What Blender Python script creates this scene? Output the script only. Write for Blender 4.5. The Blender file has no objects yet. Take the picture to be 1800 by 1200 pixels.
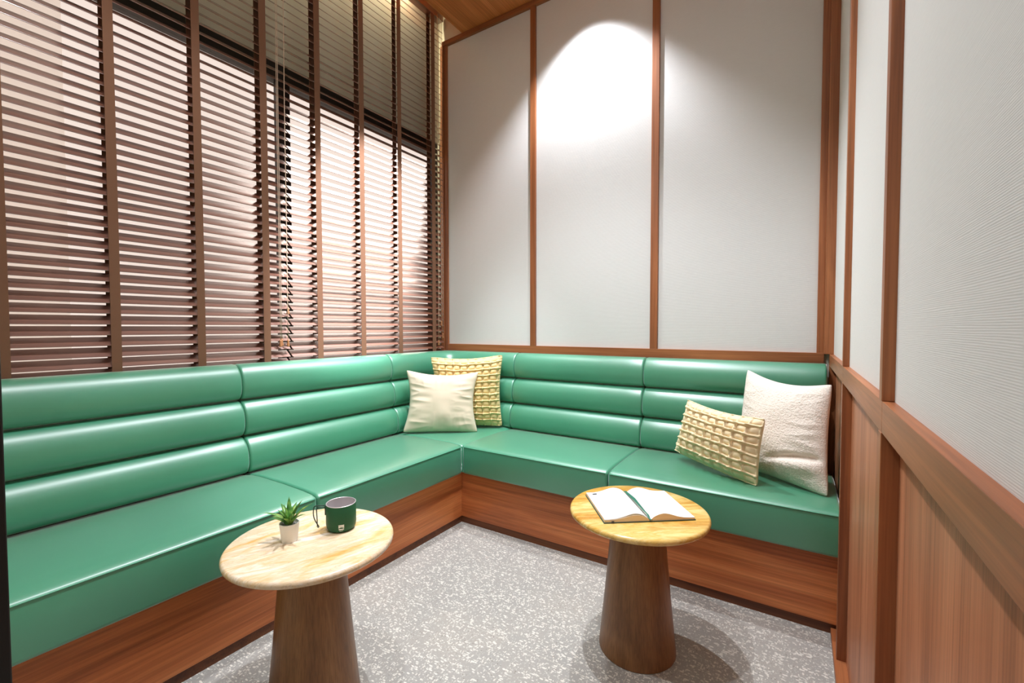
import bpy, bmesh, math, random
from mathutils import Vector, Matrix, noise

random.seed(7)
S = bpy.context.scene
COL = S.collection
PI = math.pi

# ------------------------------------------------------------------ helpers
def link(o):
    COL.objects.link(o); return o

def obj(name, bm, mat, parent=None, smooth=False, angle=None):
    me = bpy.data.meshes.new(name)
    bmesh.ops.recalc_face_normals(bm, faces=bm.faces[:])
    bm.to_mesh(me); bm.free()
    if mat: me.materials.append(mat)
    if smooth:
        for p in me.polygons: p.use_smooth = True
    o = link(bpy.data.objects.new(name, me))
    if angle is not None:
        for p in me.polygons: p.use_smooth = True
        me.set_sharp_from_angle(angle=math.radians(angle))
    if parent: o.parent = parent
    return o

def tag(o, label=None, cat=None, group=None, kind=None):
    if label: o['label'] = label
    if cat: o['category'] = cat
    if group: o['group'] = group
    if kind: o['kind'] = kind
    return o

def thing(name, loc, label, cat, group=None, rotz=0):
    o = link(bpy.data.objects.new(name, None))
    o.empty_display_size = .1
    o.location = loc; o.rotation_euler = (0, 0, rotz)
    return tag(o, label, cat, group)

def struct(name, bm, mat, **k):
    o = obj(name, bm, mat, **k); o['kind'] = 'structure'; return o

def box(bm, x0, x1, y0, y1, z0, z1, bev=0, seg=2):
    r = bmesh.ops.create_cube(bm, size=1)
    vs = r['verts']
    for v in vs:
        v.co = Vector(((x0+x1)/2 + v.co.x*(x1-x0), (y0+y1)/2 + v.co.y*(y1-y0), (z0+z1)/2 + v.co.z*(z1-z0)))
    if bev:
        es = list({e for v in vs for e in v.link_edges})
        bmesh.ops.bevel(bm, geom=es, offset=bev, segments=seg, affect='EDGES', profile=.5)
    return bm

def B(*a, **k):
    return box(bmesh.new(), *a, **k)

def tube(bm, pts, r, n=8, closed=False):
    """round bar along a polyline"""
    pts = [Vector(p) for p in pts]; rings = []
    N = len(pts); up = Vector((0, 0, 1)); prev = None
    for i, p in enumerate(pts):
        if closed: t = pts[(i+1) % N]-pts[i-1]
        else: t = pts[min(i+1, N-1)]-pts[max(i-1, 0)]
        t.normalize()
        if prev is None:
            a = t.cross(up if abs(t.z) < .9 else Vector((1, 0, 0))).normalized()
        else:
            a = (prev - t*prev.dot(t)).normalized()
        prev = a; b = t.cross(a)
        rr = r[i] if isinstance(r, (list, tuple)) else r
        rings.append([bm.verts.new(p+(a*math.cos(2*PI*k/n)+b*math.sin(2*PI*k/n))*rr) for k in range(n)])
    for i in range(N if closed else N-1):
        A, Bq = rings[i], rings[(i+1) % N]
        for k in range(n):
            bm.faces.new((A[k], A[(k+1) % n], Bq[(k+1) % n], Bq[k]))
    if not closed:
        bm.faces.new(rings[0][::-1]); bm.faces.new(rings[-1])
    return bm

def lathe(bm, prof, n=64, c=(0, 0, 0)):
    rings = []
    for r, z in prof:
        if r < 1e-6: rings.append([bm.verts.new((c[0], c[1], c[2]+z))])
        else: rings.append([bm.verts.new((c[0]+r*math.cos(2*PI*k/n), c[1]+r*math.sin(2*PI*k/n), c[2]+z)) for k in range(n)])
    for A, Q in zip(rings[:-1], rings[1:]):
        for k in range(n):
            k2 = (k+1) % n
            if len(A) == 1 and len(Q) > 1: bm.faces.new((A[0], Q[k], Q[k2]))
            elif len(Q) == 1 and len(A) > 1: bm.faces.new((A[k], A[k2], Q[0]))
            elif len(A) > 1: bm.faces.new((A[k], A[k2], Q[k2], Q[k]))
    return bm

def offset_profile(P, off):
    """inward offset of a closed counter-clockwise 2-D outline"""
    if off == 0: return list(P)
    n = len(P); out = []
    for i in range(n):
        a, b, c = Vector(P[i-1]), Vector(P[i]), Vector(P[(i+1) % n])
        t = (c-a)
        if t.length < 1e-9: out.append(tuple(b)); continue
        t.normalize(); nn = Vector((-t.y, t.x))
        out.append(tuple(b+nn*off))
    return out

def loft(bm, P, stations, place):
    """P closed ccw outline (d,z); stations [(s, inset)]; place(d,z,s) -> xyz"""
    rings = []
    for s, off in stations:
        Q = offset_profile(P, off)
        rings.append([bm.verts.new(place(d, z, s)) for d, z in Q])
    n = len(P)
    for A, Q in zip(rings[:-1], rings[1:]):
        for k in range(n):
            bm.faces.new((A[k], A[(k+1) % n], Q[(k+1) % n], Q[k]))
    bm.faces.new(rings[0][::-1]); bm.faces.new(rings[-1])
    return bm

def round_ends(s0, s1, r, n=4, mid=6, e0=True, e1=True):
    st = []
    if e0:
        for i in range(n): a = PI/2*i/n; st.append((s0+r*(1-math.cos(a)) if False else s0+r*(math.sin(a)) * 1.0 - 0, r*(1-math.sin(a))*1.0))
        st = [(s0+r*(1-math.cos(PI/2*i/n)), r*(1-math.sin(PI/2*i/n))) for i in range(n)]
        st.append((s0+r, 0))
    else: st.append((s0, 0))
    a0, a1 = st[-1][0], (s1-r if e1 else s1)
    for i in range(1, mid): st.append((a0+(a1-a0)*i/mid, 0))
    st.append((a1, 0))
    if e1:
        for i in reversed(range(n)):
            st.append((s1-r*(1-math.cos(PI/2*i/n)), r*(1-math.sin(PI/2*i/n))))
    return st

# ------------------------------------------------------------------ materials
class NT:
    def __init__(s, name):
        s.m = bpy.data.materials.new(name); s.m.use_nodes = True
        s.t = s.m.node_tree; s.t.nodes.clear()
        s.out = s.n('ShaderNodeOutputMaterial')
        s.b = s.n('ShaderNodeBsdfPrincipled'); s.l(s.b.outputs[0], s.out.inputs[0])
    def n(s, k, **a):
        x = s.t.nodes.new(k)
        for q, v in a.items(): setattr(x, q, v)
        return x
    def l(s, a, b): s.t.links.new(a, b)
    def coords(s, scale=(1, 1, 1), rot=(0, 0, 0), loc=(0, 0, 0), kind='Object'):
        tc = s.n('ShaderNodeTexCoord'); mp = s.n('ShaderNodeMapping')
        s.l(tc.outputs[kind], mp.inputs[0])
        mp.inputs['Scale'].default_value = scale; mp.inputs['Rotation'].default_value = rot; mp.inputs['Location'].default_value = loc
        return mp.outputs[0]
    def noise(s, v, scale=5, detail=4, rough=.55, dist=0):
        x = s.n('ShaderNodeTexNoise'); s.l(v, x.inputs['Vector'])
        x.inputs['Scale'].default_value = scale; x.inputs['Detail'].default_value = detail
        x.inputs['Roughness'].default_value = rough; x.inputs['Distortion'].default_value = dist
        return x.outputs['Fac']
    def ramp(s, f, stops):
        x = s.n('ShaderNodeValToRGB'); s.l(f, x.inputs[0])
        e = x.color_ramp.elements
        while len(e) < len(stops): e.new(.5)
        for q, (p, c) in zip(e, stops): q.position = p; q.color = (*c, 1)
        return x.outputs[0]
    def mix(s, f, a, b, mode='MIX'):
        x = s.n('ShaderNodeMix', data_type='RGBA', blend_type=mode)
        for i, v in ((0, f), (6, a), (7, b)):
            if isinstance(v, (int, float)): x.inputs[i].default_value = v
            elif isinstance(v, tuple): x.inputs[i].default_value = (*v, 1)
            else: s.l(v, x.inputs[i])
        return x.outputs[2]
    def math(s, op, a, b=0.0):
        x = s.n('ShaderNodeMath', operation=op)
        for i, v in ((0, a), (1, b)):
            if isinstance(v, (int, float)): x.inputs[i].default_value = v
            else: s.l(v, x.inputs[i])
        return x.outputs[0]
    def bump(s, h, strength=.2, dist=.002):
        x = s.n('ShaderNodeBump'); s.l(h, x.inputs['Height'])
        x.inputs['Strength'].default_value = strength; x.inputs['Distance'].default_value = dist
        s.l(x.outputs[0], s.b.inputs['Normal'])
    def set(s, color=None, rough=.5, metal=0, spec=.5, sheen=0):
        if color is not None:
            if isinstance(color, tuple): s.b.inputs['Base Color'].default_value = (*color, 1)
            else: s.l(color, s.b.inputs['Base Color'])
        if isinstance(rough, (int, float)): s.b.inputs['Roughness'].default_value = rough
        else: s.l(rough, s.b.inputs['Roughness'])
        s.b.inputs['Metallic'].default_value = metal; s.b.inputs['Specular IOR Level'].default_value = spec
        if sheen: s.b.inputs['Sheen Weight'].default_value = sheen
        return s.m

def srgb(r, g, b):
    f = lambda c: (c/255/12.92) if c/255 <= .04045 else ((c/255+.055)/1.055)**2.4
    return (f(r), f(g), f(b))

def coat(m, w, r, ior=1.5):
    b = m.node_tree.nodes['Principled BSDF']; b.inputs['Coat Weight'].default_value = w; b.inputs['Coat Roughness'].default_value = r; b.inputs['Coat IOR'].default_value = ior

def plain(name, c, rough=.5, metal=0, spec=.5):
    return NT(name).set(c, rough, metal, spec)

def wood(name, light, mid, dark, axis='z', rough=.42, fine=90, spec=.4):
    """grain running along the given axis"""
    k = NT(name)
    sc = {'x': (.55, 9, 9), 'y': (9, .55, 9), 'z': (9, 9, .55)}[axis]
    v = k.coords(sc)
    big = k.noise(v, 1.3, 5, .6, .6)
    sc2 = {'x': (1.2, fine, fine), 'y': (fine, 1.2, fine), 'z': (fine, fine, 1.2)}[axis]
    fin = k.noise(k.coords(sc2), 1.6, 3, .6)
    c = k.ramp(big, [(.28, dark), (.5, mid), (.72, light)])
    fr = k.ramp(fin, [(.35, (.72, .72, .72)), (.6, (1.06, 1.06, 1.06))])
    c = k.mix(.8, c, fr, 'MULTIPLY')
    k.bump(fin, .12, .0008)
    return k.set(c, rough, 0, spec)

WL, WM, WD = srgb(176, 112, 70), srgb(150, 90, 54), srgb(118, 66, 38)
M = {}
M['wood_v'] = wood('walnut_vertical', WL, WM, WD, 'z')
M['wood_x'] = wood('walnut_along_back', WL, WM, WD, 'x')
M['wood_y'] = wood('walnut_along_side', WL, WM, WD, 'y')
M['panel_wood'] = wood('walnut_panel', srgb(200, 136, 98), srgb(172, 110, 76), srgb(140, 86, 58), 'z', .45, 120)
M['plinth_x'] = wood('plinth_wood_back', srgb(216, 138, 82), srgb(184, 106, 58), srgb(138, 72, 38), 'x', .4)
M['plinth_y'] = wood('plinth_wood_side', srgb(216, 138, 82), srgb(184, 106, 58), srgb(138, 72, 38), 'y', .4)
M['toe'] = wood('dark_toe_kick', srgb(128, 78, 44), srgb(108, 62, 34), srgb(84, 46, 25), 'x', .5)
M['ceil_wood'] = wood('ceiling_wood', srgb(214, 138, 80), srgb(194, 118, 62), srgb(168, 96, 48), 'y', .5)
M['pedestal'] = wood('oak_pedestal', srgb(158, 114, 72), srgb(138, 96, 58), srgb(112, 74, 43), 'z', .36, 150)
M['slat'] = wood('blind_slat_wood', srgb(136, 80, 53), srgb(118, 66, 42), srgb(97, 53, 34), 'y', .5, 60, 1.0)
coat(M['slat'], 1, .17, 1.75)
M['tape'] = plain('ladder_tape_cloth', srgb(116, 82, 62), .85, 0, .2)
M['cord'] = plain('blind_cord', srgb(196, 172, 150), .8)
M['tassel'] = wood('tassel_wood', srgb(190, 138, 96), srgb(172, 118, 78), srgb(150, 98, 62), 'z', .5)

def leather():
    k = NT('green_leather')
    v = k.coords()
    n1 = k.noise(v, 2.2, 3, .5)
    vo = k.n('ShaderNodeTexVoronoi', feature='DISTANCE_TO_EDGE'); k.l(v, vo.inputs['Vector']); vo.inputs['Scale'].default_value = 420
    n2 = k.noise(v, 260, 3, .6)
    c = k.ramp(n1, [(.3, srgb(49, 132, 99)), (.7, srgb(58, 141, 107))])
    h = k.math('ADD', k.math('MULTIPLY', vo.outputs['Distance'], .8), k.math('MULTIPLY', n2, .5))
    k.bump(h, .16, .0006)
    k.b.inputs['Coat Weight'].default_value = 1; k.b.inputs['Coat Roughness'].default_value = .38; k.b.inputs['Coat IOR'].default_value = 1.8; k.b.inputs['Sheen Weight'].default_value = .9; k.b.inputs['Sheen Roughness'].default_value = .3
    return k.set(c, .5, 0, .5)
M['leather'] = leather()
M['piping'] = plain('green_piping', srgb(92, 166, 134), .4)

def rib_fabric(name, axis, base, freq, amp, wob):
    """textile wall covering with threads along the given axis"""
    k = NT(name)
    sc = {'x': (6, 6, 1), 'y': (6, 6, 1)}[axis]
    v = k.coords()
    sep = k.n('ShaderNodeSeparateXYZ'); k.l(v, sep.inputs[0])
    nz = k.noise(k.coords((2.2, 2.2, 40)), 1.5, 3, .6)
    nf = k.noise(k.coords((25, 25, 260)), 1.0, 3, .7)
    zz = k.math('ADD', k.math('MULTIPLY', sep.outputs[2], freq), k.math('MULTIPLY', nz, wob))
    w = k.math('SINE', zz)
    h = k.math('ADD', k.math('MULTIPLY', w, .5), k.math('MULTIPLY', nf, 1.4))
    c = k.mix(k.math('MULTIPLY', nf, .6), base, tuple(x*.86 for x in base))
    k.bump(h, amp, .0022)
    return k.set(c, .9, 0, .15)
M['fabric_back'] = rib_fabric('linen_wall_panel', 'x', srgb(218, 217, 215), 1500, .12, 6)
M['fabric_right'] = rib_fabric('ribbed_wall_panel', 'y', srgb(216, 214, 210), 2500, .10, 13)
M['plaster'] = plain('cream_plaster', srgb(214, 208, 192), .9, 0, .2)

def terrazzo():
    k = NT('terrazzo')
    v = k.coords()
    n1 = k.noise(v, 1.7, 4, .55)
    base = k.ramp(n1, [(.3, srgb(142, 140, 136)), (.55, srgb(153, 150, 144)), (.75, srgb(163, 157, 148))])
    col = base
    for sc, th, stretch, c in ((60, .36, (1, 2.2, 1), srgb(216, 212, 202)), (66, .32, (2.2, 1, 1), srgb(206, 202, 192)), (105, .32, (1, 1.5, 1), srgb(178, 175, 167)), (120, .28, (1.5, 1, 1), srgb(170, 167, 159)), (85, .17, (1, 1, 1), srgb(128, 121, 112))):
        wv = k.coords(stretch, (0, 0, sc*.7), (sc*.13, sc*.07, 0))
        vo = k.n('ShaderNodeTexVoronoi'); k.l(wv, vo.inputs['Vector']); vo.inputs['Scale'].default_value = sc; vo.inputs['Randomness'].default_value = 1
        sp = k.n('ShaderNodeSeparateColor'); k.l(vo.outputs['Color'], sp.inputs[0])
        lim = k.math('MULTIPLY', sp.outputs[0], th*1.5)
        f = k.math('LESS_THAN', vo.outputs['Distance'], lim)
        pick = k.math('GREATER_THAN', sp.outputs[1], .3)
        col = k.mix(k.math('MULTIPLY', f, k.math('MULTIPLY', pick, .8)), col, c)
    # fine joints between the tiles
    sep = k.n('ShaderNodeSeparateXYZ'); k.l(v, sep.inputs[0])
    gy = k.math('ABSOLUTE', k.math('SUBTRACT', k.math('FRACT', k.math('ADD', k.math('DIVIDE', sep.outputs[1], .668), 2.1003+.5)), .5))
    gx = k.math('ABSOLUTE', k.math('SUBTRACT', k.math('FRACT', k.math('ADD', k.math('DIVIDE', sep.outputs[0], 1.336), .551+.5)), .5))
    j = k.math('MAXIMUM', k.math('LESS_THAN', gy, .0018), k.math('LESS_THAN', gx, .0009))
    col = k.mix(k.math('MULTIPLY', j, .5), col, srgb(196, 190, 178))
    return k.set(col, .5, 0, .35)
M['terrazzo'] = terrazzo()

def marble(name, base, pale, gold, deep, loc, ang, goldness, sc=1):
    k = NT(name)
    def streak(scale, rot, off):
        a = k.coords((1, 1, 1), (0, 0, -rot), off)
        mp = k.n('ShaderNodeMapping'); k.l(a, mp.inputs[0]); mp.inputs['Scale'].default_value = scale
        return mp.outputs[0]
    w1 = k.noise(streak((sc*3.2, sc*13, 8), ang, loc), 1.5, 6, .62, 1.1)
    w2 = k.noise(streak((sc*2.2, sc*7, 6), ang+.1, (loc[0]+4, loc[1]+2, 0)), 1.4, 5, .6, .9)
    v3 = k.noise(streak((4, 22, 8), ang-.08, (loc[0]-3, loc[1]+7, 0)), 1.6, 6, .7, 1.5)
    c = k.ramp(w1, [(.34, pale), (.52, base), (.66, pale)])
    g = k.ramp(w2, [(.5-goldness, (0, 0, 0)), (.64-goldness*.6, (1, 1, 1))])
    gold_c = k.ramp(w1, [(.38, gold), (.5, deep), (.62, gold)])
    c = k.mix(k.math('MULTIPLY', g, .9), c, gold_c)
    vein = k.ramp(v3, [(.475, (0, 0, 0)), (.5, (1, 1, 1)), (.525, (0, 0, 0))])
    c = k.mix(k.math('MULTIPLY', vein, .45), c, tuple(x*.55 for x in base))
    return k.set(c, .24, 0, .45)
M['marble_cream'] = marble('cream_marble', srgb(226, 198, 160), srgb(238, 224, 206), srgb(232, 192, 116), srgb(216, 160, 74), (.3, .1, 0), 1.2, -.02, 1)
M['marble_gold'] = marble('golden_marble', srgb(222, 182, 96), srgb(236, 212, 148), srgb(216, 162, 56), srgb(184, 122, 32), (1.7, -.6, 0), .58, .08)
M['marble_edge'] = plain('marble_edge', srgb(222, 200, 176), .3)

def cloth(name, c, scale, amp, rough=.85, dist=.0012, sheen=.15):
    k = NT(name)
    v = k.coords()
    w = k.noise(v, scale, 3, .65)
    k.bump(w, amp, dist)
    cc = k.mix(k.math('MULTIPLY', w, .5), c, tuple(x*.86 for x in c))
    return k.set(cc, rough, 0, .2, sheen)
M['pillow_smooth'] = cloth('smooth_cotton', srgb(226, 208, 184), 420, .15, .7)
M['pillow_woven'] = cloth('woven_straw_cotton', srgb(238, 210, 152), 300, .3)
M['pillow_lumbar'] = cloth('woven_cream_cotton', srgb(240, 220, 182), 300, .3)
M['pillow_boucle'] = cloth('white_boucle', srgb(240, 230, 218), 190, 1.0, .95, .004)
M['pot'] = plain('white_ceramic', srgb(232, 230, 226), .45)
M['pebble'] = plain('pale_pebbles', srgb(170, 168, 166), .7)
def leafmat():
    k = NT('succulent_leaf'); v = k.coords(kind='Object')
    n = k.noise(v, 40, 3, .5)
    return k.set(k.ramp(n, [(.3, srgb(36, 92, 38)), (.5, srgb(84, 142, 60)), (.7, srgb(158, 190, 92))]), .4)
M['leaf'] = leafmat()
M['mug'] = cloth('green_enamel', srgb(44, 92, 62), 900, .08, .42, .0004, 0)
M['steel'] = plain('brushed_steel', srgb(214, 206, 208), .4, .45)
M['wire'] = plain('dark_green_wire', srgb(40, 62, 54), .4, .3)
M['white_print'] = plain('white_print', srgb(238, 240, 234), .6)
M['cover'] = plain('dark_green_cover', srgb(40, 70, 56), .6)
M['paper'] = plain('white_paper', srgb(246, 244, 240), .8, 0, .2)
def pagedge():
    k = NT('page_edges'); v = k.coords((1, 1, 900))
    n = k.noise(v, 1, 2, .5)
    return k.set(k.ramp(n, [(.35, srgb(214, 186, 152)), (.65, srgb(240, 222, 194))]), .9)
M['page_edge'] = pagedge()
M['ribbon'] = plain('green_ribbon', srgb(34, 112, 88), .55)
M['ink'] = plain('grey_ink', srgb(70, 70, 72), .8)
M['black'] = plain('black_metal', srgb(14, 13, 13), .45)
M['frame'] = plain('dark_window_frame', srgb(34, 24, 18), .45)
M['ext'] = plain('white_exterior_render', srgb(226, 214, 206), .9)
M['ground'] = plain('pale_paving', srgb(186, 180, 172), .9)

def glass():
    k = NT('window_glass'); k.t.nodes.remove(k.b)
    tr = k.n('ShaderNodeBsdfTransparent'); gl = k.n('ShaderNodeBsdfGlossy'); gl.inputs['Roughness'].default_value = .02
    lw = k.n('ShaderNodeLayerWeight'); lw.inputs[0].default_value = .5
    fr = k.math('ADD', .04, k.math('MULTIPLY', k.math('POWER', lw.outputs['Facing'], 5.0), .6))
    mx = k.n('ShaderNodeMixShader'); k.l(fr, mx.inputs[0]); k.l(tr.outputs[0], mx.inputs[1]); k.l(gl.outputs[0], mx.inputs[2])
    tr.inputs[0].default_value = (.97, .97, .96, 1)
    k.l(mx.outputs[0], k.out.inputs[0]); return k.m
M['glass'] = glass()
def film():  # sheet material that slightly darkens what is seen through it
    k = NT('view_dimming_film'); k.t.nodes.remove(k.b)
    tr = k.n('ShaderNodeBsdfTransparent'); tl = k.n('ShaderNodeBsdfTranslucent')
    tr.inputs[0].default_value = (.93, .91, .89, 1); tl.inputs[0].default_value = (.9, .88, .86, 1)
    mx = k.n('ShaderNodeMixShader'); mx.inputs[0].default_value = .3
    k.l(tr.outputs[0], mx.inputs[1]); k.l(tl.outputs[0], mx.inputs[2]); k.l(mx.outputs[0], k.out.inputs[0]); return k.m
M['film'] = film()

# ------------------------------------------------------------------ dimensions
CAM = Vector((2.415, -2.7912, 1.2))
D, ZS, PL = .714, .483, .685          # seat front depth, seat height, plinth face
WP, WU, WL_ = 2.545, 2.5626, 2.576    # right wall: posts and rail face, upper panels, lower panels
H = 3.5                               # ceiling
YF = -2.66                            # inside face of the front wall
YO = -2.74
XJ = 1.47                             # doorway edge

# ------------------------------------------------------------------ room shell
struct('floor', B(-.25, 3.6, -4.6, .2, -.12, 0), M['terrazzo'])
struct('ceiling', B(.184, 2.9, -4.6, .2, H, H+.06), M['ceil_wood'])
struct('trim_1', B(.166, .184, YO, 0, H-.002, 3.76), M['ceil_wood'])
struct('ceiling_pocket', B(-.3, .3, YO, .2, 3.76, 3.84), M['plaster'])
struct('wall_back', B(-.15, 2.9, 0, .2, -.05, 3.8), M['plaster'])
# fabric panels of the back wall stand a little proud
wb = bpy.data.objects['wall_back']
for a, b in ((0, .784), (.822, 1.642), (1.682, 2.492)):
    obj('fabric_panel', B(a, b, -.006, .004, 1.069, 3.46), M['fabric_back'], wb)
T = [0]
def trim(bm, mat):
    T[0] += 1
    return struct('trim_%d' % (T[0]+1), bm, mat)
for a, b in ((.782, .824), (1.640, 1.684)):
    trim(B(a, b, -.024, .002, 1.069, 3.462, bev=.0015), M['wood_v'])
trim(B(2.492, 2.524, -.022, .002, 1.02, 3.462, bev=.0015), M['wood_v'])
trim(B(-.024, .003, -.022, .002, .9, 3.462, bev=.0015), M['wood_v'])
trim(B(-.062, -.027, -.03, .002, .9, 3.462, bev=.0015), M['wood_v'])
trim(B(0, 2.524, -.024, .002, 1.015, 1.069, bev=.0015), M['wood_x'])
trim(B(-.05, 2.56, -.026, .002, 3.462, 3.5, bev=.0015), M['wood_x'])

# right wall
struct('wall_right', B(WU+.014, 2.9, -4.6, .2, -.05, 3.8), M['plaster'])
wr = bpy.data.objects['wall_right']
ypost = [-.02, -.882, -1.742, -2.60]
for i in range(3):
    y1, y0 = (ypost[i] if i else -.05), ypost[i+1]+.028
    obj('fabric_panel', B(WU, WU+.02, y0, y1, 1.0645, 3.46), M['fabric_right'], wr)
    obj('lower_panel', B(WL_-.004, WL_+.02, y0, y1, .02, 1.006), M['panel_wood'], wr)
trim(B(2.5225, WU+.02, -.056, -.0225, 1.065, 3.46, bev=.0015), M['wood_v'])
trim(B(WP, WU+.02, -.056, -.0225, .02, 1.006, bev=.0015), M['wood_v'])
for yp in ypost[1:]:
    trim(B(WP-.001, WU+.02, yp, yp+.03, 1.0645, 3.46, bev=.0015), M['wood_v'])
    trim(B(WP-.001, WU+.02, yp, yp+.03, .028, 1.0065, bev=.0015), M['wood_v'])
# chair rail, one length between each pair of posts
for i in range(3):
    a, b = ypost[i+1], (ypost[i] if i else -.0225)
    trim(B(WP, WU+.02, a+.0008, b-.0008, 1.0065, 1.0645, bev=.0012), M['wood_y'])
trim(B(WP, WU+.02, -2.66, -2.601, 1.0065, 1.0645, bev=.0012), M['wood_y'])
struct('baseboard_right', B(2.537, WU+.02, YO, -PL-.002, 0, .028, bev=.001), M['wood_y'])

# window wall on the left
struct('wall_left', B(-.16, -.07, -2.9, .2, -.05, .95), M['plaster'])
struct('wall_left_upper', B(-.16, -.095, -2.9, .2, 2.70, 3.8), M['plaster'])
struct('wall_left_pier', B(-.16, -.07, -.035, 0, .95, 2.70), M['plaster'])
struct('wall_left_end', B(-.3, -.07, -4.6, YF-.02, -.05, 3.8), M['plaster'])
win = struct('window_1', B(-.15, -.085, YF-.02, -.035, 2.602, 2.70), M['frame'])
for a, b, c, d in ((-1.356, -1.288, .95, 2.602), (-.075, -.035, .95, 2.602), (YF-.02, YF+.03, .95, 2.602)):
    obj('mullion', B(-.14, -.09, a, b, c, d, bev=.002), M['frame'], win)
obj('sill_frame', B(-.15, -.085, YF-.02, -.035, .95, .99, bev=.002), M['frame'], win)
for a, b in ((YF+.03, -1.356), (-1.288, -.075)):
    obj('pane', B(-.120, -.114, a, b, .99, 2.602), M['glass'], win)

# front wall with the doorway the picture is taken through
struct('wall_front', B(-.3, XJ-.06, YO, YF, -.05, 3.8), M['plaster'])
d1 = struct('door_1', B(XJ-.06, XJ, YO-.003, YF+.003, 0, 2.6, bev=.002), M['black'])
struct('wall_front_upper', B(XJ-.06, 2.9, YO, YF, 2.6, 3.8), M['plaster'])
obj('head_frame', B(XJ, WP-.002, YO-.003, YF+.003, 2.54, 2.6, bev=.002), M['black'], d1)
struct('wall_corridor', B(-.3, 3.6, -4.75, -4.6, -.05, 3.8), M['plaster'])

# outside
struct('ground_exterior', B(-9, -.3, -9, 7, -.3, -.2), M['ground'])
obj('dimming_film', B(-.1125, -.1115, YF+.03, -2.238, .99, 2.602), M['film'], win)  # added sheet standing in for a dimmer strip of the outside view

# ------------------------------------------------------------------ banquette
sofa = thing('banquette_sofa', (0, 0, 0), 'green leather corner banquette with channelled backrest on a walnut plinth', 'sofa')
XE, YE = 2.566, YF+.004
YJ, XJ2 = -1.676, 1.633      # cushion joints

def seat_profile(front=True):
    P = []
    # ccw in (d,z): start bottom back
    d0, d1 = .10, D
    z0, z1 = .318, ZS
    P += [(d0, z0), (d1-.006, z0), (d1-.001, z0+.004), (d1, z0+.012), (d1+.0015, (z0+z1)/2), (d1, z1-.010), (d1-.002, z1-.004), (d1-.008, z1+.002), (d1-.03, z1+.008), (d1-.10, z1+.0125), (d1-.25, z1+.014), (d1-.45, z1+.010), (.19, z1+.004), (.15, z1-.003), (d0, z1-.012)]
    return P
def left(o=.005):
    return lambda d, z, s: (d, s, z)
def back(o=.03):
    return lambda d, z, s: (s, -d, z)
def cushion(place, s0, s1, name='seat_cushion'):
    bm = loft(bmesh.new(), seat_profile(), round_ends(s0+.0012, s1-.0012, .014, 4, 8), place)
    o = obj(name, bm, M['leather'], sofa, angle=50)
    pts = [(D+.0005, ZS-.004, s) for s in [s0+.012+(s1-s0-.024)*i/10 for i in range(11)]]
    obj('piping', tube(bmesh.new(), [place(*p) for p in pts], .0022, 8), M['piping'], o, smooth=True)
    return o
cushion(left(), YE, YJ); cushion(left(), YJ, -D-.0)
cushion(back(), D, XJ2); cushion(back(), XJ2, XE)
# square corner cushion
cb = bmesh.new()
N = 20
def cprof():
    return [(.10, .318), (D-.004, .318), (D-.002, .33), (D-.002, ZS-.008), (D-.006, ZS-.001), (D-.02, ZS+.005), (D-.1, ZS+.011), (D-.3, ZS+.013), (.25, ZS+.010), (.15, ZS-.003), (.10, ZS-.012)]
loft(cb, cprof(), round_ends(-D+.002, -.10, .014, 4, 6), left())
obj('seat_cushion', cb, M['leather'], sofa, angle=50)

# backrest: three stacked rolls, each roll a sub-part of its section
def roll_profile(dg0, dg1, A, z0, z1, sq=2.4, n=26):
    """front bulge from groove (dg1,z0) at the bottom to (dg0,z1) at the top, closed along the back"""
    P = [(.012, z0+.004)]
    for i in range(n+1):
        t = -PI/2 + PI*i/n
        c, s = math.cos(t), math.sin(t)
        f = (i/n)
        dg = dg1+(dg0-dg1)*f
        e = 2/sq
        P.append((dg + A*(abs(c)**e), (z0+z1)/2 + (z1-z0)/2*math.copysign(abs(s)**e, s)))
    P.append((.012, z1-.004))
    return P
ROLLS = [roll_profile(.028, .060, .066, .8405, 1.018, 2.3),
         roll_profile(.052, .084, .066, .6635, .8385, 2.3),
         roll_profile(.078, .120, .066, .484, .6615, 2.3)]
def backrest(place_l, s0, s1, ends=(True, True)):
    sec = None
    for k, P in enumerate(ROLLS):
        st = round_ends(s0+.0008, s1-.0008, .012, 4, 10)
        o = obj('backrest' if k == 0 else 'roll', loft(bmesh.new(), P, st, place_l), M['leather'], sec if sec else sofa, angle=60)
        if k == 0: sec = o
    return sec
bl = lambda d, z, s: (d+.004, s, z)
bb = lambda d, z, s: (s, -(d+.026), z)
backrest(bl, YE, YJ); backrest(bl, YJ, -D)
backrest(bb, D, XJ2); backrest(bb, XJ2, 2.536)
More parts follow.
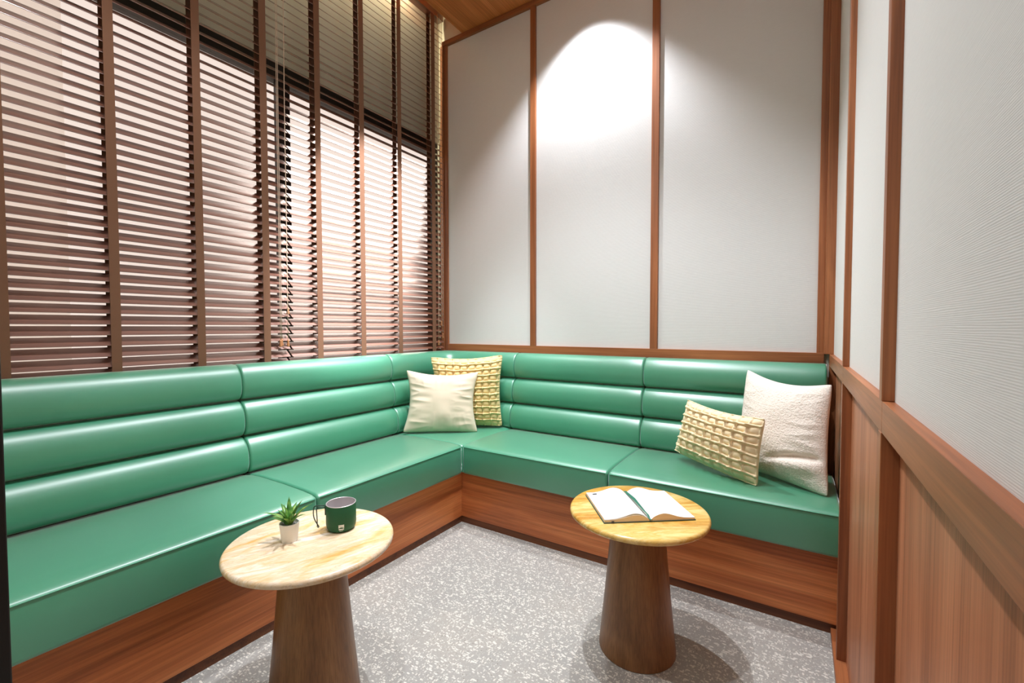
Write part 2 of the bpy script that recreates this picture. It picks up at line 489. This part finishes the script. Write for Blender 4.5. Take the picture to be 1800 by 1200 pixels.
# mitred corner section
sec = None
for k, P in enumerate(ROLLS):
    bm = bmesh.new(); rings = []
    st = [(s, o, 0) for s, o in round_ends(-D+.0008, -.30, .012, 4, 3, True, False)]
    for s, off, _ in st:
        rings.append([bm.verts.new((d+.004, s, z)) for d, z in offset_profile(P, off)])
    for i in range(0, 3):   # mitre, pulled slightly round
        f = (i+1)/4
        rr = []
        for d, z in P:
            a = Vector((d+.004, -(d+.026)-.10, z)); c = Vector((d+.004+.10, -(d+.026), z)); m = Vector((d+.004, -(d+.026), z))
            rr.append(bm.verts.new(a*(1-f)**2+m*2*f*(1-f)+c*f*f))
        rings.append(rr)
    for s, off in round_ends(.30, D-.0008, .012, 4, 3, False, True):
        rings.append([bm.verts.new((s, -(d+.026), z)) for d, z in offset_profile(P, off)])
    n = len(P)
    for A, Q in zip(rings[:-1], rings[1:]):
        for j in range(n): bm.faces.new((A[j], A[(j+1) % n], Q[(j+1) % n], Q[j]))
    bm.faces.new(rings[0][::-1]); bm.faces.new(rings[-1])
    o = obj('backrest' if k == 0 else 'roll', bm, M['leather'], sec if sec else sofa, angle=60)
    if k == 0: sec = o
# plinth and toe kick
p = obj('plinth', B(PL-.02, PL, YE, -PL, .040, .318, bev=.0015), M['plinth_y'], sofa)
p = obj('plinth', B(PL-.02, XE, -PL, -PL+.02, .040, .318, bev=.0015), M['plinth_x'], sofa)
obj('toe_kick', B(PL-.03, PL-.006, YE, -PL+.006, 0, .041), M['toe'], sofa)
obj('toe_kick', B(PL-.03, XE, -PL+.006, -PL+.03, 0, .041), M['toe'], sofa)
obj('seat_base', B(.10, PL-.03, YE, -.10, .29, .318), M['toe'], sofa)
obj('seat_base', B(PL-.03, XE, -PL+.03, -.10, .29, .318), M['toe'], sofa)
obj('backrest_frame', B(.009, .016, YE, -.03, .30, 1.0), M['toe'], sofa)
obj('backrest_frame', B(.016, 2.536, -.040, -.028, .30, 1.0), M['toe'], sofa)

# ------------------------------------------------------------------ blinds
XB = -.020
PITCH, SW, ST, TILT = .0445, .0575, .003, math.radians(40)
ZTOP, ZBOT = 3.66, .975
def slat_bm(y0, y1):
    bm = B(-SW/2, SW/2, y0, y1, -ST/2, ST/2, bev=.0008, seg=1)
    bmesh.ops.rotate(bm, verts=bm.verts, cent=(0, 0, 0), matrix=Matrix.Rotation(TILT, 3, 'Y'))
    return bm
def make_blind(label, y0, y1, tapes, cords):
    root = thing('venetian_blind', (XB, 0, ZTOP), label, 'blind', 'wooden venetian blinds on the window')
    me = None
    n = int((ZTOP-.06-ZBOT-.03)/PITCH)
    for i in range(n):
        z = ZBOT+.035+i*PITCH-ZTOP
        if me is None:
            s = obj('slat', slat_bm(y0, y1), M['slat'], root); me = s
        else:
            s = me.copy(); COL.objects.link(s); s.parent = root
        s.location = (0, 0, z)
        s.rotation_euler = (0, random.uniform(-.035, .035), 0)
    obj('bottom_rail', B(-.024, .020, y0, y1, ZBOT-.006-ZTOP, ZBOT+.010-ZTOP, bev=.002), M['slat'], root)
    obj('head_rail', B(-.030, .030, y0, y1, -.045, .04, bev=.002), M['slat'], root)
    for a, b in tapes:
        for dx in (.0255, -.0255):
            obj('ladder_tape', B(dx-.0006, dx+.0006, a, b, ZBOT-ZTOP, -.04), M['tape'], root)
    for y, x, zb in cords:
        pts = [(x-XB+.003*math.sin(i*.9), y+.002*math.sin(i*.7+y), -.03+(zb-ZTOP+.03)*i/12) for i in range(13)]
        c = obj('lift_cord', tube(bmesh.new(), pts, .0018, 6), M['cord'], root, smooth=True)
        q = pts[-1]
        obj('tassel', lathe(bmesh.new(), [(0, .004), (.005, .003), (.006, -.004), (.005, -.012), (.0085, -.03), (.0075, -.035), (0, -.036)], 14, q), M['tassel'], c, smooth=True)
    return root
tp = [(-2.142, -2.108), (-1.824, -1.790), (-1.511, -1.475), (-1.194, -1.158), (-.879, -.842), (-.553, -.517), (-.205, -.166)]
b1 = make_blind('dark brown wooden venetian blind at the left, mostly in shadow', -2.63, -1.361, [(-2.46, -2.425)]+tp[:3], [(-1.418, .013, 1.135), (-1.428, .017, 1.130)])
b2 = make_blind('brightly lit wooden venetian blind next to the fabric wall panels', -1.350, -.068, tp[3:], [(-1.384, .016, 1.13), (-1.380, .012, 1.31), (-.143, .013, 1.095), (-.110, .012, 1.25), (-.094, .013, 1.15)])

# ------------------------------------------------------------------ side tables
TZ, TR = .524, .251
def table(x, y, label, top):
    t = thing('side_table', (x, y, 0), label, 'table', 'round pedestal side tables')
    R = TR
    prof = [(0, TZ-.0215), (R-.006, TZ-.0215), (R-.0015, TZ-.018), (R, TZ-.012), (R-.0008, TZ-.007), (R-.004, TZ-.002), (R-.009, TZ), (R*.6, TZ), (0, TZ)]
    obj('tabletop', lathe(bmesh.new(), prof, 128), top, t, angle=40)
    prof = [(0, 0), (.136, 0), (.139, .002), (.139, .010), (.131, .09), (.118, .22), (.104, .38), (.094, TZ-.022), (0, TZ-.0216)]
    obj('pedestal', lathe(bmesh.new(), prof, 96), M['pedestal'], t, angle=40)
    return t
table(1.114, -1.958, 'round cream marble side table carrying the plant and the mug', M['marble_cream'])
table(1.920, -1.159, 'round golden marble side table carrying the open notebook', M['marble_gold'])

# ------------------------------------------------------------------ potted succulent
pl = thing('potted_succulent', (1.064, -2.005, TZ), 'small spiky green succulent in a white pot beside the mug', 'plant')
obj('pot', lathe(bmesh.new(), [(0, 0), (.0222, 0), (.0235, .002), (.0292, .057), (.0292, .0585), (.0268, .0585), (.0262, .051), (0, .049)], 48), M['pot'], pl, angle=40)
pb = bmesh.new()
for i in range(130):
    a, r = random.uniform(0, 2*PI), .0245*math.sqrt(random.random())
    m = Matrix.Translation((r*math.cos(a), r*math.sin(a), .0495+random.uniform(0, .003))) @ Matrix.Rotation(random.uniform(0, PI), 4, 'Z') @ Matrix.Diagonal((1, .75, .6, 1))
    bmesh.ops.create_icosphere(pb, subdivisions=1, radius=random.uniform(.0025, .0042), matrix=m)
tag(obj('pebbles', pb, M['pebble'], pl, smooth=True), kind='stuff')
def leaf(az, lean, L, w):
    bm = bmesh.new(); n = 9; rows = []
    for i in range(n+1):
        t = i/n
        ang = lean*(.55+.65*t)
        # position along an outward arching midrib
        rad = L*t*math.sin(ang); z = .048+L*t*math.cos(ang*.9)
        ww = w*(math.sin(PI*min(1, .18+.82*t))**.75)*(1-t**3*.2) if t < 1 else .0002
        c = Vector((math.cos(az)*(rad+.004), math.sin(az)*(rad+.004), z))
        side = Vector((-math.sin(az), math.cos(az), 0))
        inn = Vector((-math.cos(az), -math.sin(az), .35)).normalized()
        th = .0016*(1-t)+.0003
        rows.append([bm.verts.new(c+side*ww+inn*ww*.45), bm.verts.new(c+inn*th), bm.verts.new(c-side*ww+inn*ww*.45), bm.verts.new(c-inn*th*2)])
    for A, Q in zip(rows[:-1], rows[1:]):
        for j in range(4): bm.faces.new((A[j], A[(j+1) % 4], Q[(j+1) % 4], Q[j]))
    bm.faces.new(rows[0]); bm.faces.new(rows[-1][::-1])
    return bm
specs = [(3.75, .98, .098, .0088), (3.0, .72, .09, .0085), (4.5, .85, .072, .0085), (5.4, .75, .075, .0088), (.2, .85, .088, .0085), (.9, .70, .10, .0085), (2.2, .70, .085, .008),
         (4.0, .42, .070, .008), (5.0, .36, .078, .008), (.6, .36, .098, .008), (2.6, .30, .100, .008), (1.5, .45, .09, .008), (3.9, .12, .080, .0075), (3.5, 1.15, .075, .008), (5.95, .62, .082, .008)]
for s in specs:
    s = (s[0], s[1], s[2]*.86, s[3]*1.1)
    obj('leaf', leaf(*s), M['leaf'], pl, smooth=True)

# ------------------------------------------------------------------ mug
MH, MR = .088, .048
az_cam = math.atan2(CAM.y+1.860, CAM.x-1.126)
mug = thing('mug', (1.126, -1.860, TZ), 'dark green enamel mug with a wire handle and white emblem', 'mug', rotz=az_cam)
obj('body', lathe(bmesh.new(), [(0, .0005), (MR-.012, .0005), (MR-.006, .003), (MR-.002, .010), (MR, .022), (MR, MH-.002), (MR-.001, MH-.0006), (MR-.0022, MH-.0012)], 96), M['mug'], mug, angle=50)
tag(obj('lining', lathe(bmesh.new(), [(MR-.0004, MH-.0022), (MR-.0004, MH), (MR-.0015, MH+.0006), (MR-.0026, MH-.0003), (MR-.003, .012), (MR-.01, .005), (0, .0045)], 96), M['steel'], mug, angle=50), 'brushed steel lining and rim')
hd = bmesh.new()
# doubled wire loop hanging at the mug's left: local -y is to the left as seen from the door
zt = MH-.007
prof_out, prof_in = [], []
for i in range(17):
    t = i/16
    # outer wire: out from the hinge, round the corner and down; inner wire: a little nearer the mug
    if t < .3:
        f = t/.3
        prof_out.append((-.004, -(MR+.036*math.sin(f*PI/2)), zt+.004*math.sin(f*PI/2)*math.cos(f*PI/2)*2))
        prof_in.append((.006, -(MR+.028*math.sin(f*PI/2)), zt-.002+.003*math.sin(f*PI)))
    else:
        f = (t-.3)/.7
        prof_out.append((-.004+.005*f**2, -(MR+.036+.004*math.sin(f*PI)-.014*f*f), zt-.001-.062*f))
        prof_in.append((.006-.005*f**2, -(MR+.028-.001*math.sin(f*PI)-.002*f*f), zt-.003-.062*f))
loop = prof_out + [(.001, -(MR+.0215), zt-.0665), (.001, -(MR+.0235), zt-.0672)] + prof_in[::-1]
tube(hd, loop, .0017, 8)
h = obj('handle', hd, M['wire'], mug, smooth=True)
obj('handle_bracket', B(-.008, .008, -MR-.0028, -MR+.002, MH-.034, MH-.003, bev=.001), M['wire'], h)
# printed emblem: striped block with a notched foot, a bar and a small line below
em = bmesh.new()
def patch(u0, u1, z0, z1, z0b=None, z0m=None):
    r = MR+.0004; n = 6; rows = []
    for i in range(n+1):
        u = u0+(u1-u0)*i/n
        zb = z0
        if z0m is not None: zb = z0+(z0m-z0)*(1-abs(u)/.0115)
        a = u/r
        rows.append((em.verts.new((r*math.cos(a), r*math.sin(a), zb)), em.verts.new((r*math.cos(a), r*math.sin(a), z1))))
    for A, Q in zip(rows[:-1], rows[1:]): em.faces.new((A[0], Q[0], Q[1], A[1]))
HW = .0088
patch(-HW, HW, .0268, .0296)
for i in range(6):
    u = -HW+2*HW*i/6
    patch(u+.0004, u+2*HW/6-.0006, .0215, .0270)
for sg in (-1, 1):                        # foot of the block, notched by a chevron
    n = 8; r = MR+.0004
    for i in range(n):
        a0, a1 = sg*HW*i/n, sg*HW*(i+1)/n
        z = lambda a: .0222-.0030*abs(a)/HW
        vs = [em.verts.new((r*math.cos(a/r), r*math.sin(a/r), zz)) for a, zz in ((a0, z(a0)), (a1, z(a1)), (a1, .0232), (a0, .0232))]
        em.faces.new(vs)
patch(-HW*.95, HW*.95, .0140, .0170)
for i in range(6):
    u = -HW*.68+HW*1.36*i/6
    patch(u, u+.0014, .0098, .0118)
obj('emblem', em, M['white_print'], mug)

# ------------------------------------------------------------------ open notebook
BW, BL = .162, .255
nb = thing('notebook', (1.990, -1.248, TZ), 'open blank notebook with green ribbon on the golden table', 'book', rotz=math.radians(37.6))
cv = bmesh.new()
box(cv, -BW-.003, -.005, -.003, BL+.003, .0002, .003, bev=.001); box(cv, .005, BW+.003, -.003, BL+.003, .0002, .003, bev=.001); box(cv, -.006, .006, -.003, BL+.003, .0002, .0022)
obj('cover', cv, M['cover'], nb)
def page_z(t, h, e):   # t from gutter 0 to fore edge 1
    return .0035 + (h*math.sin(PI*min(1, t*1.9)**.75) if t < .28 else h*(math.sin(PI*min(1, .28*1.9)**.75)) ) if False else .004 + e + (h-e)*(math.exp(-((t-.30)/.30)**2)) * (1-math.exp(-t/.07)) - e*(math.exp(-t/.03))
def pages(sgn, h, e, name):
    bm = bmesh.new(); n = 28; m = 8; top = []; bot = []
    for i in range(n+1):
        t = i/n
        x = sgn*(.001+(BW-.001)*t)
        z = max(.0045, page_z(t, h, e))
        top.append([bm.verts.new((x, BL*j/m, z-.0015*(j/m)*math.sin(PI*t))) for j in range(m+1)])
        bot.append([bm.verts.new((x, BL*j/m, .0031)) for j in range(m+1)])
    ft = []; fs = []
    for i in range(n):
        for j in range(m):
            ft.append(bm.faces.new((top[i][j], top[i+1][j], top[i+1][j+1], top[i][j+1])))
        fs.append(bm.faces.new((top[i][0], top[i+1][0], bot[i+1][0], bot[i][0])))
        fs.append(bm.faces.new((top[i][m], top[i+1][m], bot[i+1][m], bot[i][m])))
    for j in range(m):
        fs.append(bm.faces.new((top[n][j], top[n][j+1], bot[n][j+1], bot[n][j])))
    for f in fs: f.material_index = 1
    o = obj(name, bm, M['paper'], nb, angle=40)
    o.data.materials.append(M['page_edge'])
    return o
lp = pages(-1, .021, .0075, 'page_block'); pages(1, .024, .006, 'page_block')
# a loose upper leaf on the left half
lf = bmesh.new(); rows = []
for i in range(25):
    t = i/24; x = -(.004+(BW-.004)*t); z = page_z(t, .026, .0082)+.0006
    rows.append([lf.verts.new((x, .001, z)), lf.verts.new((x, BL-.001, z-.001*math.sin(PI*t)))])
for A, Q in zip(rows[:-1], rows[1:]): lf.faces.new((A[0], A[1], Q[1], Q[0]))
o = obj('page', lf, M['paper'], nb, smooth=True)
so = o.modifiers.new('thick', 'SOLIDIFY'); so.thickness = .0003
rb = bmesh.new(); rows = []
for i in range(31):
    t = i/30; y = BL-.001-(BL+.002)*t
    x = -.0035+.0045*t+.003*math.sin(t*7)*t
    tw = .5*math.sin(t*6)*t
    z = .0145+.007*math.sin(PI*min(1, t*1.0)) if t < .93 else .010-.03*(t-.93)
    c = Vector((x, y, z)); w = .0058*(1-.35*math.sin(t*9)**2*t)
    s = Vector((math.cos(tw), 0, math.sin(tw)))*w
    rows.append([rb.verts.new(c-s), rb.verts.new(c+s)])
for A, Q in zip(rows[:-1], rows[1:]): rb.faces.new((A[0], A[1], Q[1], Q[0]))
o = obj('ribbon_bookmark', rb, M['ribbon'], nb, smooth=True)
so = o.modifiers.new('thick', 'SOLIDIFY'); so.thickness = .0006
obj('elastic_band', B(-BW+.024, -BW+.033, -.0042, -.0024, .0004, .0085, bev=.0004), M['ink'], nb)
mk = bmesh.new()
for i in range(4):
    x0 = -BW+.020+.0042*i
    zt = .004+.0075+.004
    rr = [(x0, BL-.028), (x0+.0037, BL-.028), (x0+.0037, BL-.018), (x0, BL-.018)]
    mk.faces.new([mk.verts.new((x, y, page_z(min(1, -x/BW), .026, .0082)+.0016)) for x, y in rr])
obj('printed_mark', mk, M['ink'], nb)

# ------------------------------------------------------------------ pillows
def pillow(name, label, BLc, BRc, TLc, TRc, T, mat, pinch=(.05, .05, .05), disp=None, N=64, group='scatter pillows on the banquette', power=.55, uv_asym=0):
    c = [Vector(v) for v in (BLc, BRc, TLc, TRc)]
    mid = sum(c, Vector())/4
    base = (c[0]+c[1])/2
    n = (c[1]-c[0]).cross(c[2]-c[0]).normalized()     # towards the viewer
    W = (c[1]-c[0]).length; Hh = (c[2]-c[0]).length
    bm = bmesh.new()
    grids = []
    for side in (1, -1):
        g = []
        for j in range(N+1):
            row = []
            for i in range(N+1):
                u, v = -1+2*i/N, -1+2*j/N
                pu, pt_, pb_ = pinch; ear = 1-.035*abs(u)**10*abs(v)**10
                uu = u*(1-pu*(1-v*v))*ear; vv = v*(1-(pt_ if v > 0 else pb_)*(1-u*u))*ear
                a, b = (uu+1)/2, (vv+1)/2
                p = (c[0]*(1-a)+c[1]*a)*(1-b)+(c[2]*(1-a)+c[3]*a)*b
                e = ((1-abs(u)**2.3)*(1-abs(v)**2.3))
                t = T*max(0, e)**power*(1 if side == 1 else .62)
                q = p + n*side*t
                if side == 1 and disp:
                    q = q + disp(u, v, e, n, W, Hh)
                row.append(q)
            g.append(row)
        grids.append(g)
    V = [[[None]*(N+1) for _ in range(N+1)] for _ in range(2)]
    for s in range(2):
        for j in range(N+1):
            for i in range(N+1):
                edge = i in (0, N) or j in (0, N)
                if s == 1 and edge: V[1][j][i] = V[0][j][i]
                else: V[s][j][i] = bm.verts.new(grids[s][j][i]-base)
    for s in range(2):
        for j in range(N):
            for i in range(N):
                f = (V[s][j][i], V[s][j][i+1], V[s][j+1][i+1], V[s][j+1][i])
                bm.faces.new(f if s == 0 else f[::-1])
    o = obj(name, bm, mat, smooth=True)
    o.location = base
    return tag(o, label, 'pillow', group)

def folds(seed, amp):
    def f(u, v, e, n, W, Hh):
        # creases that run in from the seams and fade towards the middle
        eu = max(0, abs(u)-.25)/.75; ev = max(0, abs(v)-.35)/.65
        h = 0
        a = noise.noise(Vector((u*1.2+seed, v*5.0, seed)))
        h += amp*eu*(1-eu*.55)*(1-abs(a)*2.6)*.8
        b = noise.noise(Vector((u*4.5, v*1.0+seed, seed+5)))
        h += amp*.55*ev*(1-ev*.5)*(1-abs(b)*2.6)
        h += amp*.5*noise.noise(Vector((u*2+seed, v*2, 1)))
        return n*h*min(1, e*3)
    return f
def woven(nu, nv, amp, jit=0, vert=.45):
    def f(u, v, e, n, W, Hh):
        x = (u+1)/2*nu; y = (v+1)/2*nv
        jx = jit*noise.noise(Vector((x*.8, y*.8, 3))); jy = jit*noise.noise(Vector((x*.8, y*.8, 9)))
        x += jx; y += jy
        fx = abs(x-math.floor(x)-.5)*2      # 0 centre of a puff, 1 at the tie line
        fy = abs(y-math.floor(y)-.5)*2
        puff = (max(0, 1-fx**2.2)*max(0, 1-(fy/.72)**2.4 if fy < .72 else 0))**.55
        cordy = max(0, 1-((1-fy)/.30)**2)**.5 if fy > .70 else 0      # rolled cord between rows
        knot = math.exp(-((1-fx)/.22)**2)*math.exp(-((1-fy)/.30)**2)
        cordx = max(0, 1-((1-fx)/.2)**2)**.5 if fx > .80 else 0
        h = .75*puff + cordy*(.95+.25*(fx**2)) + 1.0*knot + vert*cordx*(1-cordy)
        h *= (1+.25*noise.noise(Vector((math.floor(x)*1.7, math.floor(y)*2.3, 4))))
        return n*amp*h*min(1, .35+e*2.5)
    return f
def boucle(seed):
    fo = folds(seed, .010)
    def f(u, v, e, n, W, Hh):
        p = Vector((u*W*48, v*Hh*60, seed))
        k = noise.noise(p)*.0016+noise.noise(p*2.1)*.0010
        fold = 0
        # a deep crease low on the right-hand side
        d = v+.60-.10*math.sin(u*2.2)-.12*u
        fold -= .030*math.exp(-(d/.055)**2)*max(0, min(1, (u+.15)/.5))*max(0, 1-max(0, u-.86)/.14)
        fold += .016*math.exp(-((d+.16)/.13)**2)*max(0, min(1, (u+.1)/.6))
        return fo(u, v, e, n, W, Hh)+n*(k+fold)*min(1, .3+e*2)
    return f

pillow('pillow', 'smooth ivory cotton pillow in front of the yellow woven one in the corner', (.205, -.722, .500), (.602, -.405, .490), (.150, -.632, .914), (.560, -.334, .899), .072, M['pillow_smooth'], (.16, .17, .03), folds(2.3, .015), 110)
pillow('pillow', 'square straw yellow woven pillow leaning in the corner behind the ivory one', (.262, -.455, .492), (.668, -.206, .503), (.196, -.439, .994), (.646, -.165, 1.011), .062, M['pillow_woven'], (.10, .10, .05), woven(9.5, 11, .019, .12), 190)
pillow('pillow', 'small oblong cream woven pillow lying against the white boucle pillow', (1.862, -.318, .535), (2.276, -.565, .490), (1.915, -.25, .811), (2.303, -.575, .804), .064, M['pillow_lumbar'], (.06, .14, -.02), woven(9, 7, .0200, .10, .85), 180)
pillow('pillow', 'large white boucle pillow at the right end of the banquette by the wall', (2.150, -.285, .500), (2.530, -.560, .494), (2.191, -.205, .989), (2.541, -.470, .962), .082, M['pillow_boucle'], (.07, .17, .03), boucle(6.1), 180)

# ------------------------------------------------------------------ light
w = bpy.data.worlds.new('sky'); S.world = w; w.use_nodes = True
bg = w.node_tree.nodes['Background']
bg.inputs[0].default_value = (*srgb(255, 236, 226), 1); bg.inputs[1].default_value = 1.05
# hazy sky with the bright veil of the sun behind thin cloud
nt = w.node_tree
tc = nt.nodes.new('ShaderNodeTexCoord'); vm = nt.nodes.new('ShaderNodeVectorMath'); vm.operation = 'DOT_PRODUCT'
sd = Vector((-.285, .69, .665)).normalized()
nt.links.new(tc.outputs['Generated'], vm.inputs[0]); vm.inputs[1].default_value = sd
mr = nt.nodes.new('ShaderNodeMapRange'); mr.interpolation_type = 'SMOOTHSTEP'
mr.inputs[1].default_value = .935; mr.inputs[2].default_value = .972; mr.inputs[3].default_value = 0; mr.inputs[4].default_value = 15
nt.links.new(vm.outputs['Value'], mr.inputs[0]); # the sky falls off towards the zenith
sx = nt.nodes.new('ShaderNodeSeparateXYZ'); nt.links.new(tc.outputs['Generated'], sx.inputs[0])
mz = nt.nodes.new('ShaderNodeMapRange'); mz.interpolation_type = 'SMOOTHSTEP'
for i_, v_ in ((1, .50), (2, .80), (3, 1.08), (4, .18)): mz.inputs[i_].default_value = v_
nt.links.new(sx.outputs[2], mz.inputs[0])
ad = nt.nodes.new('ShaderNodeMath'); ad.operation = 'ADD'
nt.links.new(mr.outputs[0], ad.inputs[0]); nt.links.new(mz.outputs[0], ad.inputs[1]); nt.links.new(ad.outputs[0], bg.inputs[1])

def spot(name, loc, target, power, half, blend, col, size=.02):
    l = bpy.data.lights.new(name, 'SPOT'); l.energy = power; l.spot_size = math.radians(half*2); l.spot_blend = blend
    l.color = col; l.shadow_soft_size = size
    o = link(bpy.data.objects.new(name, l)); o.location = loc
    o.rotation_euler = (Vector(target)-Vector(loc)).to_track_quat('-Z', 'Y').to_euler()
    return o
WARM = (.95, .985, 1.05)
spot('downlight', (1.25, -.32, 3.47), (1.25, -.32, 0), 180, 48, .6, WARM)
spot('downlight', (1.40, -1.28, 3.47), (1.40, -1.28, 0), 225, 46, .9, WARM)
spot('downlight', (.62, -.72, 3.47), (.62, -.85, 0), 250, 24, .5, WARM, .07)
spot('downlight', (1.45, -2.20, 3.47), (1.45, -2.20, 0), 110, 64, .4, WARM)  # unseen extra lamp, added as wide soft fill, mainly for the right wall
spot('slat_fill_spot', (1.25, -.45, 3.47), (0, -.87, 1.80), 900, 15, .6, WARM)  # added spot without a known fixture, brightens the slats of the right-hand blind
# unseen area lights added as soft fill for the room and the corridor
def panel(name, loc, sx, sy, power, col=(1, .95, .9), rot=(0, 0, 0)):
    l = bpy.data.lights.new(name, 'AREA'); l.shape = 'RECTANGLE'; l.size = sx; l.size_y = sy; l.energy = power; l.color = col
    o = link(bpy.data.objects.new(name, l)); o.location = loc; o.rotation_euler = rot; return o
panel('room_fill', (1.7, -1.9, 3.46), 1.2, 1.2, 8, (.95, .985, 1.05))
panel('corridor_fill', (1.9, -3.7, 3.40), 1.6, 1.0, 10, (.95, .985, 1.05))
# strip lamp in the blind pocket
panel('pocket_strip', (-.074, -1.5, 3.757), .02, 2.2, 55, (1, .93, .62))

# ------------------------------------------------------------------ camera
yaw, pt, rr = .5736, .0313, -.0007
fw = Vector((-math.sin(yaw)*math.cos(pt), math.cos(yaw)*math.cos(pt), -math.sin(pt)))
rt = Vector((math.cos(yaw), math.sin(yaw), 0)); up = rt.cross(fw)
r2 = rt*math.cos(rr)+up*math.sin(rr); u2 = up*math.cos(rr)-rt*math.sin(rr)
cd = bpy.data.cameras.new('camera'); cam = link(bpy.data.objects.new('camera', cd))
cd.sensor_width = 36; cd.lens = 36*781.04/1800; cd.clip_start = .01
cam.matrix_world = Matrix(((r2.x, u2.x, -fw.x, CAM.x), (r2.y, u2.y, -fw.y, CAM.y), (r2.z, u2.z, -fw.z, CAM.z), (0, 0, 0, 1)))
S.camera = cam

S.view_settings.view_transform = 'Standard'; S.view_settings.look = 'None'
S.view_settings.exposure = 0; S.view_settings.gamma = 1; S.view_settings.use_curve_mapping = False
S.cycles.use_denoising = True
S.cycles.max_bounces = 10; S.cycles.diffuse_bounces = 6; S.cycles.transparent_max_bounces = 12
S.cycles.sample_clamp_indirect = 8; S.cycles.caustics_reflective = False; S.cycles.caustics_refractive = False
